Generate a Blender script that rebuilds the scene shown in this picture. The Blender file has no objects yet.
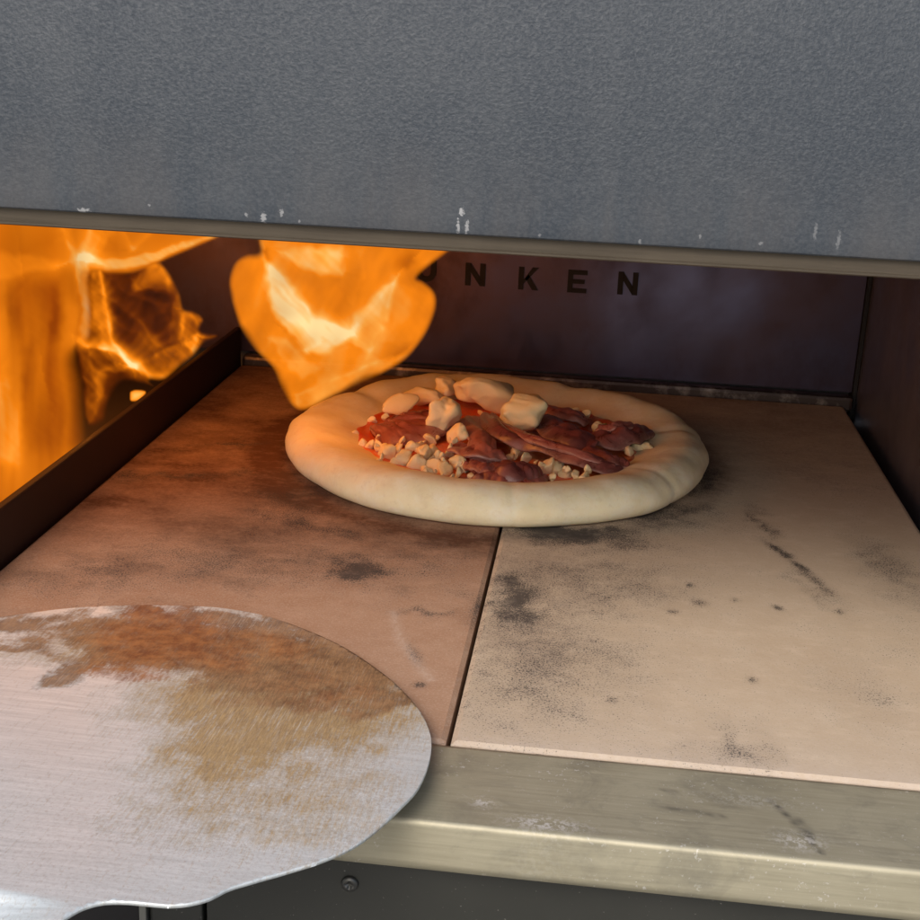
import bpy, bmesh, math, random
from math import radians as R_, sin, cos, pi, exp, hypot
from mathutils import Vector, Matrix, noise

random.seed(7)
S = bpy.context.scene
C = S.collection

# ------------------------------------------------------------------ camera
CAM = Vector((0.0476, -0.476, 0.2730))
PITCH, YAW, ROLL, FPX = 0.3089, -0.1003, 0.0445, 1329.8
fwd = Vector((sin(YAW)*cos(PITCH), cos(YAW)*cos(PITCH), -sin(PITCH)))
_r = Vector((cos(YAW), -sin(YAW), 0)); _u = _r.cross(fwd)
right = cos(ROLL)*_r + sin(ROLL)*_u
up = -sin(ROLL)*_r + cos(ROLL)*_u
cd = bpy.data.cameras.new("camera")
cam = bpy.data.objects.new("camera", cd); C.objects.link(cam)
m = Matrix((right, up, -fwd)).transposed().to_4x4(); m.translation = CAM
cam.matrix_world = m
cd.sensor_width = 36; cd.lens = FPX/920*36; cd.clip_start = 0.01; cd.clip_end = 200
S.camera = cam

# ------------------------------------------------------------------ light
SUN_EL, SUN_AZ = R_(41), R_(196)      # azimuth measured from +Y towards +X
w = bpy.data.worlds.new("World"); S.world = w; w.use_nodes = True
nt = w.node_tree; bg = nt.nodes["Background"]
sky = nt.nodes.new("ShaderNodeTexSky"); sky.sky_type = 'NISHITA'; sky.sun_disc = False
sky.sun_elevation = SUN_EL; sky.sun_rotation = SUN_AZ
sky.air_density = 1.0; sky.dust_density = 3.0; sky.ozone_density = 1.0
nt.links.new(sky.outputs[0], bg.inputs[0]); bg.inputs[1].default_value = 0.135
sl = bpy.data.lights.new("sun", 'SUN'); sl.energy = 1.5; sl.angle = R_(28); sl.color = (1, .95, .88)
so = bpy.data.objects.new("sun", sl); C.objects.link(so)
sd = Vector((sin(SUN_AZ)*cos(SUN_EL), cos(SUN_AZ)*cos(SUN_EL), sin(SUN_EL)))
so.rotation_euler = sd.to_track_quat('Z', 'Y').to_euler(); so.location = sd*5
S.view_settings.view_transform = 'Standard'; S.view_settings.look = 'None'
S.view_settings.exposure = 0.3; S.view_settings.gamma = 1
S.cycles.transparent_max_bounces = 24
S.cycles.use_denoising = True

# ------------------------------------------------------------------ helpers
def at(px, py, x=None, y=None, z=None):
    """the place in the world seen at a photo pixel, on the plane x=, y= or z="""
    d = fwd + right*((px-460)/FPX) + up*((460-py)/FPX)
    if z is not None: t = (z-CAM.z)/d.z
    elif y is not None: t = (y-CAM.y)/d.y
    else: t = (x-CAM.x)/d.x
    return CAM + d*t
def link(o, parent=None):
    C.objects.link(o)
    if parent: o.parent = parent
    return o
def empty(name, label, cat, loc=(0,0,0), group=None):
    o = bpy.data.objects.new(name, None); o.empty_display_size = .02
    o.location = loc; link(o); o['label'] = label; o['category'] = cat
    if group: o['group'] = group
    bpy.context.view_layer.update()
    return o
def mesh(name, V, F, mat, parent=None, smooth=False, label=None, attrs=None):
    me = bpy.data.meshes.new(name); me.from_pydata([tuple(v) for v in V], [], F)
    me.materials.append(mat)
    if smooth: me.polygons.foreach_set('use_smooth', [True]*len(me.polygons))
    for k, vals in (attrs or {}).items():
        a = me.attributes.new(k, 'FLOAT', 'POINT'); a.data.foreach_set('value', vals)
    me.update()
    o = bpy.data.objects.new(name, me); link(o, parent)
    if parent: o.matrix_parent_inverse = parent.matrix_world.inverted()
    if label: o['label'] = label
    return o
def finish(o, bevel=0, seg=2, smooth=False):
    if bevel:
        b = o.modifiers.new('bevel', 'BEVEL'); b.width = bevel; b.segments = seg; b.limit_method = 'ANGLE'
        b.angle_limit = R_(35); b.harden_normals = False
    return o
def box(name, x0, x1, y0, y1, z0, z1, mat, parent=None, bevel=0, label=None):
    V = [(x,y,z) for z in (z0,z1) for y in (y0,y1) for x in (x0,x1)]
    F = [(0,2,3,1),(4,5,7,6),(0,1,5,4),(2,6,7,3),(0,4,6,2),(1,3,7,5)]
    return finish(mesh(name, V, F, mat, parent, label=label), bevel)
def extrude_x(name, prof, x0, x1, mat, parent, smooth=False, label=None):
    n = len(prof); V = [(x0,y,z) for y,z in prof] + [(x1,y,z) for y,z in prof]
    F = [(i, (i+1)%n, (i+1)%n+n, i+n) for i in range(n)]
    F += [tuple(range(n))[::-1], tuple(range(n,2*n))]
    o = mesh(name, V, F, mat, parent, label=label)
    bm = bmesh.new(); bm.from_mesh(o.data); bmesh.ops.recalc_face_normals(bm, faces=bm.faces); bm.to_mesh(o.data); bm.free()
    if smooth:
        for p in o.data.polygons:
            if len(p.vertices) == 4: p.use_smooth = True
        o.data.set_sharp_from_angle(angle=R_(32))
    return o
def grid(nx, ny, fn):
    V = [fn(i/(nx-1), j/(ny-1)) for j in range(ny) for i in range(nx)]
    F = [(j*nx+i, j*nx+i+1, (j+1)*nx+i+1, (j+1)*nx+i) for j in range(ny-1) for i in range(nx-1)]
    return V, F
def spline(P, n):
    out = []; m_ = len(P)
    for k in range(n):
        t = k/(n-1)*(m_-1); i = min(int(t), m_-2); f = t-i
        p0 = Vector(P[max(i-1,0)]); p1 = Vector(P[i]); p2 = Vector(P[i+1]); p3 = Vector(P[min(i+2,m_-1)])
        out.append(.5*((2*p1) + (p2-p0)*f + (2*p0-5*p1+4*p2-p3)*f*f + (3*p1-p0-3*p2+p3)*f**3))
    return out
def nz(x, y, z=0.): return noise.noise(Vector((x,y,z)))
def fbm(x, y, z=0., o=4): return noise.fractal(Vector((x,y,z)), 1.0, 2.0, o)
def smooth01(a, b, x):
    t = max(0, min(1, (x-a)/(b-a))); return t*t*(3-2*t)

# ------------------------------------------------------------------ materials
class M:
    def __init__(s, name, base=(.5,.5,.5), rough=.5, metal=0., spec=.5):
        s.m = bpy.data.materials.new(name); s.m.use_nodes = True; s.t = s.m.node_tree
        s.b = s.t.nodes['Principled BSDF']; s.set('Base Color', (*base,1)); s.set('Roughness', rough)
        s.set('Metallic', metal); s.set('Specular IOR Level', spec)
        s.co = s.t.nodes.new('ShaderNodeTexCoord').outputs['Object']
    def set(s, k, v): s.b.inputs[k].default_value = v
    def L(s, a, b): s.t.links.new(a, b)
    def node(s, k, **kw):
        n = s.t.nodes.new(k)
        for a, v in kw.items(): setattr(n, a, v)
        return n
    def map(s, scale=(1,1,1), rot=(0,0,0)):
        n = s.node('ShaderNodeMapping'); n.inputs['Scale'].default_value = scale; n.inputs['Rotation'].default_value = rot
        s.L(s.co, n.inputs[0]); return n.outputs[0]
    def noise(s, scale, detail=4, rough=.55, vec=None, dist=0.):
        n = s.node('ShaderNodeTexNoise'); n.inputs['Scale'].default_value = scale
        n.inputs['Detail'].default_value = detail; n.inputs['Roughness'].default_value = rough
        n.inputs['Distortion'].default_value = dist
        s.L(vec or s.co, n.inputs['Vector']); return n.outputs['Fac']
    def ramp(s, fac, stops, interp='LINEAR'):
        n = s.node('ShaderNodeValToRGB'); n.color_ramp.interpolation = interp; e = n.color_ramp.elements
        while len(e) < len(stops): e.new(.5)
        for el, (p, c) in zip(e, stops):
            el.position = p; el.color = (c,c,c,1) if isinstance(c,(int,float)) else (*c,1)
        s.L(fac, n.inputs[0]); return n.outputs[0]
    def mix(s, f, a, b, mode='MIX'):
        n = s.node('ShaderNodeMix', data_type='RGBA', blend_type=mode)
        for i, v in ((0,f),(6,a),(7,b)):
            if isinstance(v, (int,float)): n.inputs[i].default_value = v
            elif isinstance(v, tuple): n.inputs[i].default_value = (*v,1)
            else: s.L(v, n.inputs[i])
        return n.outputs[2]
    def math(s, op, a, b=0., c=None, clamp=False):
        n = s.node('ShaderNodeMath', operation=op, use_clamp=clamp)
        for i, v in enumerate((a,b) if c is None else (a,b,c)):
            if isinstance(v, (int,float)): n.inputs[i].default_value = v
            else: s.L(v, n.inputs[i])
        return n.outputs[0]
    def attr(s, name):
        n = s.node('ShaderNodeAttribute', attribute_name=name); return n.outputs['Fac']
    def color(s, c): s.L(c, s.b.inputs['Base Color'])
    def rough(s, c): s.L(c, s.b.inputs['Roughness'])
    def bump(s, h, strength=.3, dist=.001):
        n = s.node('ShaderNodeBump'); n.inputs['Strength'].default_value = strength; n.inputs['Distance'].default_value = dist
        s.L(h, n.inputs['Height']); s.L(n.outputs[0], s.b.inputs['Normal'])

# textured dark powder coat of the hood
a = M('hood_coat', (.1,.11,.12), .5, 0, .3); 
g1 = a.noise(640, 3, .62, a.map((1,1,1.3))); g2 = a.noise(1000, 2, .5); big = a.noise(9, 4)
gr = a.math('ADD', a.math('MULTIPLY', g1, .65), a.math('MULTIPLY', g2, .35))
base = a.mix(a.ramp(big, [(.3,0),(.7,1)]), (.034,.043,.056), (.043,.053,.065))
base = a.mix(a.ramp(gr, [(.42,0),(.66,1)]), base, (.068,.078,.090))
# scuffed paler band with rubbed white flecks along the lower edge
sep = a.node('ShaderNodeSeparateXYZ'); a.L(a.co, sep.inputs[0]); hz = sep.outputs['Z']
low = a.ramp(a.math('MULTIPLY', a.math('SUBTRACT', hz, .2), 12.), [(.05,1),(.5,0)])
wear = a.math('MULTIPLY', low, a.ramp(a.noise(60, 5, .7, a.map((1,1,.25))), [(.45,0),(.7,1)]))
base = a.mix(a.math('MULTIPLY', wear, .3), base, (.12,.11,.105))
base = a.mix(a.ramp(a.noise(22, 6, .7, a.map((1.3,1,.8))), [(.45,0),(.75,.28)]), base, (.105,.112,.118))
base = a.mix(a.math('MULTIPLY', low, a.ramp(a.noise(45, 5, .65, a.map((1,1,.12))), [(.42,.0),(.68,.45)])), base, (.095,.09,.088))
sc_ = None
for (px, py), rx, rz, k in (((264,218),.0011,.0021,.8),((282,212),.0008,.0012,.7),((462,211),.0009,.0013,1.),((458.5,226),.0006,.0022,.9),((467,226),.0006,.0024,.8),((85,210),.0022,.0008,.8),((247,214),.0006,.0008,.6),((300,221),.0005,.0006,.5),((640,242),.0005,.0010,.4),((700,236),.0004,.0009,.4),((838,240),.0006,.003,.35),((815,232),.0005,.003,.3),((760,243),.0009,.0006,.4),((150,205),.0005,.0005,.5),((540,235),.0005,.0006,.4)):
    p = at(px, py, y=-.005); n_ = a.node('ShaderNodeMapping'); n_.inputs['Location'].default_value = (-p.x/rx, 0, -p.z/rz); n_.inputs['Scale'].default_value = (1/rx, 0, 1/rz)
    a.L(a.co, n_.inputs[0]); l_ = a.node('ShaderNodeVectorMath', operation='LENGTH'); a.L(n_.outputs[0], l_.inputs[0])
    v_ = a.math('MULTIPLY', a.ramp(a.math('ADD', a.math('MULTIPLY', l_.outputs['Value'], .5), a.math('MULTIPLY', a.math('SUBTRACT', g2, .5), 1.6)), [(.3,1),(.6,0)]), k)
    sc_ = v_ if sc_ is None else a.math('MAXIMUM', sc_, v_)
base = a.mix(sc_, base, (.34,.345,.35))
a.color(base); hb = a.ramp(a.math('MULTIPLY', a.math('SUBTRACT', hz, .205), 22.), [(.05,.25),(.75,1)])
a.bump(a.math('MULTIPLY', gr, hb), .5, .0011)
a.rough(a.ramp(gr, [(.3,.62),(.7,.42)])); COAT = a.m

def brushed(name, c1, c2, metal, r0, r1, axis=(3,90,90), bump=.08):
    s = M(name, c1, .4, metal)
    br = s.noise(9, 6, .65, s.map(axis)); bl = s.noise(18, 5, .6)
    s.color(s.mix(s.ramp(s.math('ADD', s.math('MULTIPLY', br, .5), s.math('MULTIPLY', bl, .5)), [(.35,0),(.65,1)]), c1, c2))
    s.rough(s.ramp(br, [(.3,r0),(.7,r1)])); s.bump(br, bump, .0006); return s
TRIM = brushed('brushed_trim', (.06,.047,.032), (.10,.08,.056), .35, .45, .6).m
a = brushed('ledge_steel', (.37,.335,.235), (.50,.46,.335), .45, .48, .62)
sm = a.noise(26, 6, .7, a.map((1,1.6,1)), .6); fl = a.noise(520, 3, .7)
cur = a.b.inputs['Base Color'].links[0].from_socket
cur = a.mix(a.ramp(sm, [(.5,0),(.72,.55)]), cur, (.20,.19,.15))
fleck = a.math('MULTIPLY', a.ramp(fl, [(.62,0),(.68,1)]), a.ramp(a.noise(30, 4, .6), [(.45,.05),(.62,.9)]))
cur = a.mix(fleck, cur, (.66,.64,.58))
cur = a.mix(a.attr('soot'), cur, (.09,.085,.075))
cur = a.mix(a.math('MULTIPLY', a.attr('flour'), a.ramp(fl, [(.47,0),(.56,1)])), cur, (.75,.73,.68))
a.color(cur); LEDGE = a.m
a = M('apron_coat', (.055,.055,.048), .5); n1 = a.noise(14, 5); n2 = a.noise(700, 2)
c = a.mix(n1, (.022,.023,.019), (.04,.04,.034)); c = a.mix(a.ramp(n2, [(.7,0),(.75,.5)]), c, (.3,.29,.26))
a.color(c); a.rough(a.ramp(n1, [(.3,.4),(.7,.6)])); APRON = a.m
BLACK = M('black_recess', (.012,.011,.012), .7).m
EDGE = M('panel_edge_steel', (.28,.28,.25), .4, .8).m
# heat tinted steel of the oven chamber
a = M('heat_tinted_steel', (.1,.08,.08), .35, .85)
n1 = a.noise(9, 5, .6); n2 = a.noise(24, 5, .65, a.map((1,1,.6)))
c = a.mix(a.ramp(n1, [(.35,0),(.65,1)]), (.085,.050,.056), (.075,.066,.11))
c = a.mix(a.ramp(n2, [(.5,0),(.75,.6)]), c, (.045,.026,.03))
c = a.mix(a.attr('tint'), c, (.15,.155,.27))
a.color(c); a.rough(a.ramp(n2, [(.3,.32),(.7,.55)])); a.bump(a.noise(60,4), .06, .001); CHAMBER = a.m
a = M('side_steel', (.1,.08,.08), .3, .85)
n1 = a.noise(7, 5, .6); n2 = a.noise(30, 5, .65)
a.color(a.mix(a.ramp(n1, [(.35,0),(.65,1)]), (.20,.20,.26), (.34,.32,.36)))
a.rough(a.ramp(n2, [(.3,.3),(.7,.5)])); SIDE = a.m
a = M('barrier_iron', (.03,.012,.01), .6, .3); n1 = a.noise(40,5)
a.color(a.mix(n1, (.012,.005,.005), (.03,.010,.009))); BARRIER = a.m
SOOTY = M('sooty_inside', (.03,.022,.02), .8).m
a = M('strip_steel', (.12,.1,.1), .4, .8); n1 = a.noise(40, 5, .7, a.map((1,1,1)))
a.color(a.mix(a.ramp(n1, [(.5,0),(.7,1)]), (.1,.08,.075), (.42,.36,.32))); STRIP = a.m
LETTER = M('letter_black', (.006,.004,.004), .75).m

# baking stone: cordierite with soot, specks and scratches
def stone_mat(name, c1, c2, c3, scorch_dark):
    a = M(name, c1, .85, 0, .25)
    n1 = a.noise(7, 5, .6); n2 = a.noise(45, 6, .7); n3 = a.noise(330, 4, .75); n4 = a.noise(900, 2, .6)
    c = a.mix(a.ramp(n1, [(.3,0),(.7,1)]), c1, c2)
    c = a.mix(a.ramp(n2, [(.42,0),(.75,.7)]), c, c3)
    c = a.mix(a.math('MULTIPLY', a.ramp(n4, [(.35,1),(.5,0)]), .22), c, (.62,.52,.44))
    sc = a.attr('scorch_dark')
    fine = a.math('ADD', a.math('MULTIPLY', n2, .55), a.math('MULTIPLY', n3, .45))
    m1 = a.ramp(a.math('ADD', a.math('MULTIPLY', sc, .75), a.math('SUBTRACT', fine, .62)), [(.02,0),(.55,1)])
    c = a.mix(m1, c, scorch_dark)
    so_ = a.attr('soot')
    n5 = a.noise(620, 7, .78); speck = a.math('ADD', a.math('MULTIPLY', n5, .8), a.math('MULTIPLY', n2, .2))
    speck = a.math('ADD', speck, a.math('MULTIPLY', a.math('SUBTRACT', a.noise(22, 6, .7), .5), .34))
    m2 = a.ramp(a.math('ADD', a.math('MULTIPLY', so_, .20), speck), [(.640,0),(.69,.85)])
    n6 = a.noise(1150, 2, .6); sp6 = a.math('ADD', a.math('MULTIPLY', n6, .80), a.math('MULTIPLY', n2, .20))
    m6 = a.ramp(a.math('ADD', a.math('MULTIPLY', so_, .26), sp6), [(.645,0),(.69,.85)])
    m2 = a.math('MAXIMUM', m2, m6)
    c = a.mix(a.math('MULTIPLY', a.ramp(so_, [(.05,0),(.7,.5)]), a.ramp(n2, [(.3,.4),(.6,1)])), c, (.075,.062,.056))
    c = a.mix(m2, c, (.045,.039,.037))
    c = a.mix(a.math('MULTIPLY', a.ramp(a.noise(60, 7, .75, a.map((1,1.6,1))), [(.50,0),(.70,1)]), .17), c, tuple(min(1,x*1.35+.04) for x in c3))
    pale = a.attr('pale'); c = a.mix(a.math('MULTIPLY', pale, a.ramp(n3, [(.35,.3),(.6,1)])), c, (.66,.56,.48))
    a.color(c)
    a.bump(a.math('ADD', a.math('MULTIPLY', n3, .5), a.math('MULTIPLY', n2, .5)), .25, .0012)
    return a.m
STONE_R = stone_mat('pale_stone', (.575,.455,.325), (.50,.385,.27), (.62,.51,.385), (.19,.125,.095))
STONE_L = stone_mat('scorched_firelit_stone', (.43,.26,.165), (.34,.185,.11), (.49,.32,.22), (.10,.042,.022))  # scorched; red firelight and weak daylight are also put into its colours

# peel: scratched aluminium with burnt flour
a = M('scratched_aluminium', (.72,.72,.73), .5, .55)
br = a.noise(6, 7, .7, a.map((4,70,1), (0,0,R_(8)))); fn = a.noise(650, 5, .75); md = a.noise(95, 8, .74)
c = a.mix(a.ramp(br, [(.35,0),(.65,1)]), (.60,.645,.645), (.77,.82,.825))
c = a.mix(a.math('MULTIPLY', a.attr('grain'), a.ramp(fn, [(.50,0),(.62,.42)])), c, (.40,.385,.37))
c = a.mix(a.math('MULTIPLY', a.attr('grain'), a.ramp(fn, [(.34,.35),(.44,0)])), c, (.93,.92,.91))
streak = a.noise(14, 6, .75, a.map((42,7,1), (0,0,R_(-20)))); 
st = a.math('ADD', a.math('MULTIPLY', streak, .6), a.math('MULTIPLY', fn, .4))
fine_s = a.noise(14, 8, .8, a.map((95,9,1)))
scr = a.math('MULTIPLY', a.ramp(a.noise(14, 5, .7, a.map((110,3.5,1), (0,0,0)), .4), [(.53,0),(.66,1)]), a.ramp(a.noise(40, 4), [(.4,.2),(.6,1)]))
m1 = a.math('MULTIPLY', a.ramp(a.math('ADD', a.attr('ochre'), a.math('MULTIPLY', a.math('SUBTRACT', a.math('ADD', a.math('MULTIPLY', st, .6), a.math('MULTIPLY', fine_s, .4)), .5), 1.9)), [(.04,0),(.50,1)]), a.math('SUBTRACT', .92, a.math('MULTIPLY', scr, .42)))
c = a.mix(m1, c, a.mix(a.ramp(fine_s, [(.38,0),(.62,1)]), (.22,.12,.032), (.47,.305,.115)))
m2 = a.math('MULTIPLY', a.ramp(a.math('ADD', a.attr('brown'), a.math('MULTIPLY', a.math('SUBTRACT', a.math('ADD', a.math('MULTIPLY', md, .6), a.math('MULTIPLY', st, .4)), .5), 1.7)), [(.20,0),(.50,1)]), a.math('SUBTRACT', .92, a.math('MULTIPLY', scr, .35)))
c = a.mix(m2, c, a.mix(a.ramp(a.math('ADD', a.math('MULTIPLY', md, .5), a.math('MULTIPLY', fine_s, .5)), [(.4,0),(.62,1)]), (.125,.062,.03), (.40,.225,.105)))
m3 = a.math('MULTIPLY', a.ramp(a.math('ADD', a.attr('rust'), a.math('MULTIPLY', a.math('SUBTRACT', st, .5), 1.8)), [(.2,0),(.75,1)]), .75)
c = a.mix(m3, c, a.mix(a.ramp(md, [(.4,0),(.65,1)]), (.20,.055,.014), (.44,.165,.045)))
a.color(c); stain = a.math('MAXIMUM', m1, m2)
a.L(a.math('MULTIPLY', a.math('SUBTRACT', 1, stain), .35), a.b.inputs['Metallic'])
a.rough(a.math('ADD', a.math('MULTIPLY', stain, .3), .5))
a.bump(a.math('ADD', a.math('MULTIPLY', fn, .4), a.math('MULTIPLY', a.math('MULTIPLY', stain, st), 1.2)), .22, .0012); PEEL = a.m
a = M('oiled_wood', (.3,.17,.08), .5); n1 = a.noise(12, 5, .6, a.map((1,12,12)))
a.color(a.mix(n1, (.2,.1,.045), (.38,.23,.12))); WOOD = a.m

# food
a = M('raw_dough', (.78,.66,.47), .82, 0, .15); n1 = a.noise(30, 5, .6); n2 = a.noise(260, 4, .7)
c = a.mix(a.ramp(n1, [(.35,0),(.7,1)]), (.88,.77,.52), (.80,.66,.41)); c = a.mix(a.ramp(a.noise(48, 7, .75), [(.48,0),(.66,.5)]), c, (.90,.85,.72)); c = a.mix(a.ramp(n2, [(.55,0),(.72,.45)]), c, (.70,.56,.36))
c = a.mix(a.ramp(a.noise(70, 6, .7), [(.55,0),(.74,.35)]), c, (.66,.50,.30)); c = a.mix(a.attr('oil'), c, (.62,.36,.18)); 
a.color(c); a.bump(a.math('ADD', a.math('MULTIPLY', n1, .8), a.math('MULTIPLY', n2, .3)), .25, .0015)
a.set('Subsurface Weight', .15); a.set('Subsurface Radius', (.006,.003,.0015)); DOUGH = a.m
a = M('tomato_sauce', (.35,.03,.01), .28); n1 = a.noise(60, 5, .65); n2 = a.noise(200, 4)
a.color(a.mix(a.ramp(n1, [(.3,0),(.7,1)]), (.60,.04,.008), (.72,.20,.045))); a.bump(n2, .5, .002); SAUCE = a.m
def meat_mat(name, d, l, fat):
    a = M(name, d, .38, 0, .6); n1 = a.noise(9, 5, .65, a.map((7,7,7)), 1.); n2 = a.noise(180, 4, .7)
    c = a.mix(a.ramp(n1, [(.35,0),(.68,1)]), d, l); c = a.mix(a.ramp(n2, [(.6,0),(.75,.45)]), c, fat); c = a.mix(a.math('MULTIPLY', a.attr('fat'), a.ramp(n2, [(.35,.25),(.6,.9)])), c, fat)
    a.color(c); a.bump(n2, .35, .0012); a.rough(a.ramp(n1, [(.3,.22),(.7,.45)])); return a.m
MEAT = meat_mat('cured_meat', (.15,.032,.026), (.40,.115,.085), (.58,.34,.27))
MEAT3 = meat_mat('dark_meat', (.11,.025,.023), (.29,.085,.07), (.45,.26,.2))
MEAT2 = meat_mat('rosy_meat', (.24,.055,.042), (.46,.16,.12), (.56,.34,.27))
a = M('soft_cheese', (.85,.76,.58), .5, 0, .35); n1 = a.noise(90, 4)
a.color(a.mix(n1, (.95,.81,.50), (.90,.69,.36))); a.bump(a.noise(300,4), .3, .001)
a.set('Subsurface Weight', .2); a.set('Subsurface Radius', (.004,.003,.0015)); CHEESE = a.m
a = M('patio_paving', (.3,.29,.27), .85); n1 = a.noise(6, 6); a.color(a.mix(n1, (.24,.23,.21), (.36,.35,.33))); PAVING = a.m

# flame: a thin sheet of glowing gas, heat and opacity stored on the sheet
fm = bpy.data.materials.new('glowing_gas'); fm.use_nodes = True; t = fm.node_tree; t.nodes.clear()
def N(k): return t.nodes.new(k)
ah = N('ShaderNodeAttribute'); ah.attribute_name = 'gas_glow'
aa = N('ShaderNodeAttribute'); aa.attribute_name = 'gas_opacity'
rp = N('ShaderNodeValToRGB'); e = rp.color_ramp.elements
stops = [(0,(.07,.007,.001)),(.22,(.28,.045,.002)),(.42,(.58,.13,.003)),(.62,(.93,.235,.007)),(.78,(1,.40,.06)),(.9,(1,.54,.16)),(1,(1,.73,.33))]
while len(e) < len(stops): e.new(.5)
for el, (p, c) in zip(e, stops): el.position = p; el.color = (*c,1)
t.links.new(ah.outputs['Fac'], rp.inputs[0])
em = N('ShaderNodeEmission'); t.links.new(rp.outputs[0], em.inputs[0]); em.inputs[1].default_value = .97
tr = N('ShaderNodeBsdfTransparent'); mx = N('ShaderNodeMixShader')
t.links.new(aa.outputs['Fac'], mx.inputs[0]); t.links.new(tr.outputs[0], mx.inputs[1]); t.links.new(em.outputs[0], mx.inputs[2])
ou = N('ShaderNodeOutputMaterial'); t.links.new(mx.outputs[0], ou.inputs[0]); FLAME = fm

# ------------------------------------------------------------------ oven
HW = .25; D = .606
oven = empty('pizza_oven', 'dark grey outdoor pizza oven with textured hood and wide open mouth', 'pizza oven', (0,.3,-.25))
XL, XR = -.40, .30
# hood front: finely gridded face so that scuffs can sit on it, one closed shell
prof = [(-.0050,.2056),(-.0058,.2062),(-.006,.2072),(-.0058,.212),(-.005,.24),(.004,.30),(.02,.345),(.05,.385),(.10,.41),(.20,.425),(.56,.425),(.64,.41),(.68,.37),(.68,-.02),
        (.625,-.02),(.625,.225),(.06,.225),(.03,.2095),(.012,.2056)]
hood = extrude_x('hood', prof, XL, XR, COAT, oven, smooth=True)
trim = extrude_x('hood_trim', [(-.0030,.2054),(-.0030,.2008),(-.0038,.2003),(-.0038,.1997),(-.0028,.1992),(.020,.1996),(.020,.2054)], XL+.002, XR-.002, TRIM, oven, smooth=True)
# chamber
def attr_panel(name, fn, nx, ny, mat, tintfn, thick):
    V, F = grid(nx, ny, fn); tv = [tintfn(Vector(v)) for v in V]
    o = mesh(name, V, F, mat, oven, attrs={'tint': tv}); md_ = o.modifiers.new('solid','SOLIDIFY'); md_.thickness = thick; md_.offset = -1
    return o
tp = at(700, 300, y=D); tp2 = at(620, 330, y=D)
def tint(v):
    a_ = exp(-(((v.x-tp.x)/.07)**2 + ((v.z-tp.z)/.045)**2)); b_ = .5*exp(-(((v.x-tp2.x)/.02)**2 + ((v.z-tp2.z)/.045)**2))
    return max(0, min(.9, (a_+b_)*(.65+.55*fbm(v.x*28, v.z*28))))
WR = .262
attr_panel('back_wall', lambda u,v: (-.372+u*(WR-.004+.372), D+.004, .008+v*.215), 120, 50, CHAMBER, tint, .012)
box('side_wall', WR, XR, .0, D+.016, -.03, .2245, SIDE, oven, .001)
box('side_wall', XL, -.375, .0, D+.016, -.03, .2245, SOOTY, oven, .001)
box('corner_seam', WR-.0035, WR-.0005, D+.0005, D+.016, -.02, .2242, BLACK, oven)
box('back_ledge_strip', -.25, WR-.004, D-.010, D+.003, -.006, .007, STRIP, oven, .003)
box('chamber_floor', XL+.001, XR-.001, .002, D+.015, -.05, -.0205, SOOTY, oven)
pb = at(0, 506, x=-.254)
box('flame_barrier', -.257, -.2525, -.002, D-.002, -.02, pb.z, BARRIER, oven, .001)
# burner behind the barrier
bur = box('burner_bed', -.370, -.262, .03, .59, -.02, -.006, SOOTY, oven, .002)
# lower shell and ledge
box('lower_shell', XL, XR, .0, .68, -.25, -.052, APRON, oven, .002)
LZ = -.0009
NX, NY = 260, 26
def ledge_pt(u, v):
    # v runs over the top, round the nose and down the face
    s = v*.0745; x = -.34+u*.62
    top = .0515-.0; 
    if s < .0533: y, z = -.001-s, LZ
    elif s < .0533+.0035:
        k = (s-.0533)/.0035*pi/2; y, z = -.0543-.0022*sin(k), LZ-.0022*(1-cos(k))
    else: y, z = -.0565, LZ-.0022-(s-.0568)
    return (x, y, z)
V = []; NV = 60
vs = [i/30*.0533/.0745 for i in range(31)] + [(.0533+.0035*i/8)/.0745 for i in range(1,9)] + [(.0568+.0180*i/6)/.0745 for i in range(1,7)]
LF = .0175
V = [ledge_pt(i/(NX-1), v) for v in vs for i in range(NX)]
F = [(j*NX+i, (j+1)*NX+i, (j+1)*NX+i+1, j*NX+i+1) for j in range(len(vs)-1) for i in range(NX-1)]
def seg_d(p, a_, b_):
    ax, ay = a_; bx, by = b_; px, py = p; dx, dy = bx-ax, by-ay
    k = max(0, min(1, ((px-ax)*dx+(py-ay)*dy)/(dx*dx+dy*dy+1e-12))); return hypot(px-ax-k*dx, py-ay-k*dy)
def L2(px, py, z=LZ): p = at(px, py, z=z); return (p.x, p.y)
marks = [([(770,800),(790,818),(805,835),(820,852)], .0011, 1.), ([(668,808),(700,812),(725,818)], .0012, .8), ([(655,788),(675,792)], .001, .6), ([(800,820),(812,838)], .0014, .8), ([(500,800),(515,806)], .001, .4)]
marks = [([L2(*p) for p in ps], w_, k) for ps, w_, k in marks]
flours = [(L2(545,824), .013, .004, 1.), (L2(482,802), .004, .003, .9), (L2(800,842), .008, .005, .8), (L2(745,800), .02, .004, .3)]
sv, fv = [], []
for v in V:
    q = 0
    for ps, w_, k in marks:
        d_ = min(seg_d((v[0],v[1]), ps[i], ps[i+1]) for i in range(len(ps)-1)); q += k*exp(-(d_/w_)**2)*(.6+.9*nz(v[0]*700, v[1]*700))
    sv.append(max(0, min(.85, q)))
    fv.append(min(1, sum(k*exp(-((v[0]-c_[0])/a_)**2-((v[1]-c_[1])/b_)**2) for c_, a_, b_, k in flours)))
led = mesh('front_ledge', V, F, LEDGE, oven, True, attrs={'soot': sv, 'flour': fv})
md_ = led.modifiers.new('solid','SOLIDIFY'); md_.thickness = .0022; md_.offset = -1
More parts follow.
